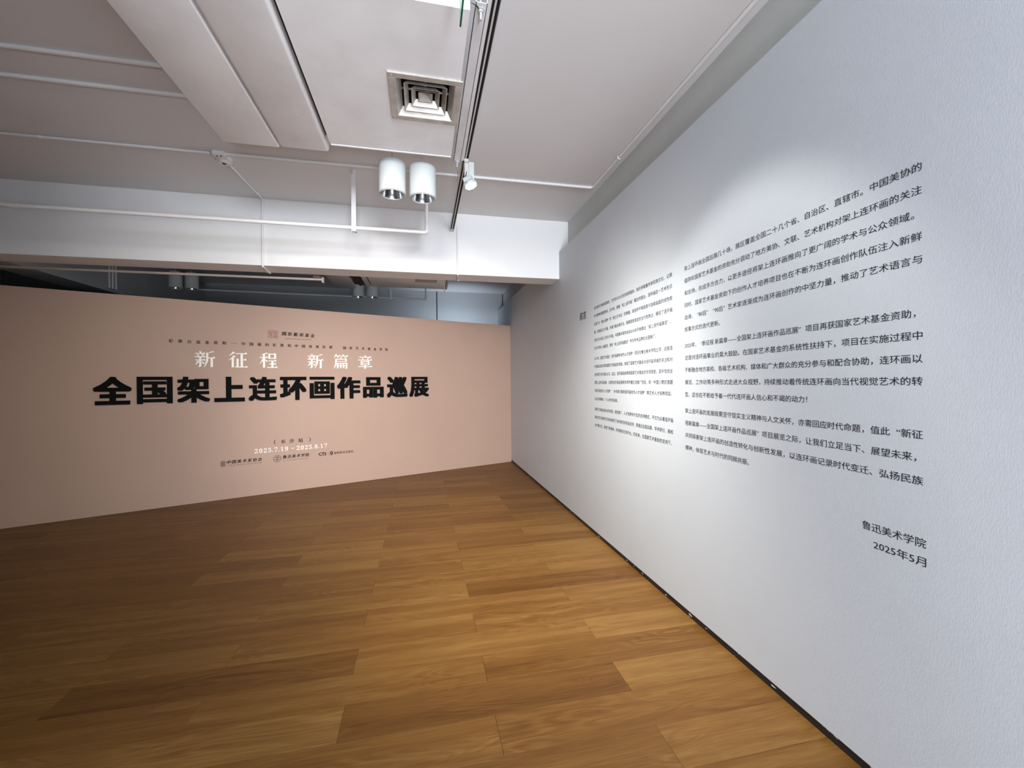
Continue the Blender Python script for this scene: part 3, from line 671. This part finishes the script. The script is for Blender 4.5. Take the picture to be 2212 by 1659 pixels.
# ------------------------------------------------------------------ far bay, seen under the beam
fp = empty('drain_pipe', (-1.5, 7.9, 3.05), 'far white pipe behind the beam with a short upward end', 'pipe')
MB().tube([(-3.70, 7.9, 3.098), (-2.2, 7.9, 3.075), (.050, 7.9, 3.058)], .0150, 12).obj('pipe_run', M_PIPE, fp, smooth=True)
MB().tube(rounded([(.036, 7.9, 3.058), (.078, 7.9, 3.056), (.078, 7.9, 3.10)], .026), .019, 12).obj('elbow', M_PIPE, fp, smooth=True)
MB().tube([(.078, 7.9, 3.09), (.078, 7.9, ZC)], .0150, 12).obj('riser', M_PIPE, fp, smooth=True)
hanger(-.541, 7.9, 3.020, 'flat white strap holding the far pipe behind the beam')
fe = empty('air_duct', (-.2, 6.8, 3.1), 'wide far duct seen under the beam', 'duct')
MB().box((-.795, 5.3, 3.10), (.372, 7.20, ZC-.01)).obj('duct_body', M_DUCT, fe, bevel=.008)
MB().box((-.805, 5.3, 3.12), (-.797, 7.1, ZC-.012)).obj('gap_shade_strip', M_DARK, fe)  # dark strip painted as gap shade along the far duct
MB().box((-.09, 6.55, 3.094), (.24, 6.74, 3.101)).obj('vent_frame', M_DIFF, fe, bevel=.002)
MB().box((.395, 5.3, 3.10), (.425, 7.22, 3.16)).obj('steel_channel', M_STEEL, fe)
MB().tube([(.380, 7.20, 3.05), (.380, 7.20, ZC)], .005, 8).obj('threaded_rod', M_STEEL, fe)
ft = empty('air_duct', (-.97, 6.5, 3.1), 'narrow far duct torn open with brown insulation behind the beam', 'duct')
mb = MB(); mb.box((-.885, 5.3, 3.102), (-.81, 7.18, 3.108)); mb.obj('edge_strip', M_DUCT, ft)
mb = MB()
rr = random.Random(5); pts = []
n = 14
for i in range(n+1):
    y = 5.4 + (7.22-5.4)*i/n
    for j in range(5):
        x = -1.055 + .165*j/4
        pts.append((x + rr.uniform(-.008, .008), y + rr.uniform(-.02, .02), 3.128 + rr.uniform(-.018, .02)))
fs = [(i*5+j, i*5+j+1, (i+1)*5+j+1, (i+1)*5+j) for i in range(n) for j in range(4)]
mb.add(pts, fs); mb.obj('torn_insulation', M_FOAM, ft, smooth=True)
MB().box((-1.04, 5.3, 3.16), (-.89, 7.1, ZC-.012)).obj('dark_core', M_DARK, ft)
rect_duct('air_duct', -1.385, -1.070, 5.3, 7.375, 3.100, 'left far duct with a slanted end seen under the beam', .006)
ra = empty('cable_rail', (-2.6, 5.2, 2.72), 'thin pale rail behind the beam underside with a clip end', 'rail')
mb = MB(); mb.box((-7.1, 5.185, 2.700), (-1.125, 5.205, 2.724)); mb.obj('rail_bar', M_RAIL, ra, bevel=.003)
MB().box((-1.215, 5.165, 2.722), (-1.135, 5.23, 2.752)).obj('end_box', M_FOAM, ra, bevel=.002)
MB().box((-1.128, 5.18, 2.676), (-1.106, 5.23, 2.740)).obj('end_clip', M_RAIL, ra, bevel=.003)
for i, dy in enumerate((0, .06, .12)):
    conduit([(-4.037, 6.52+dy, 2.80), (-4.037, 6.52+dy, ZC-.02)], .012, ('nearest', 'middle', 'farthest')[i] + ' of three short upright conduits on the dim left beam behind the title wall')
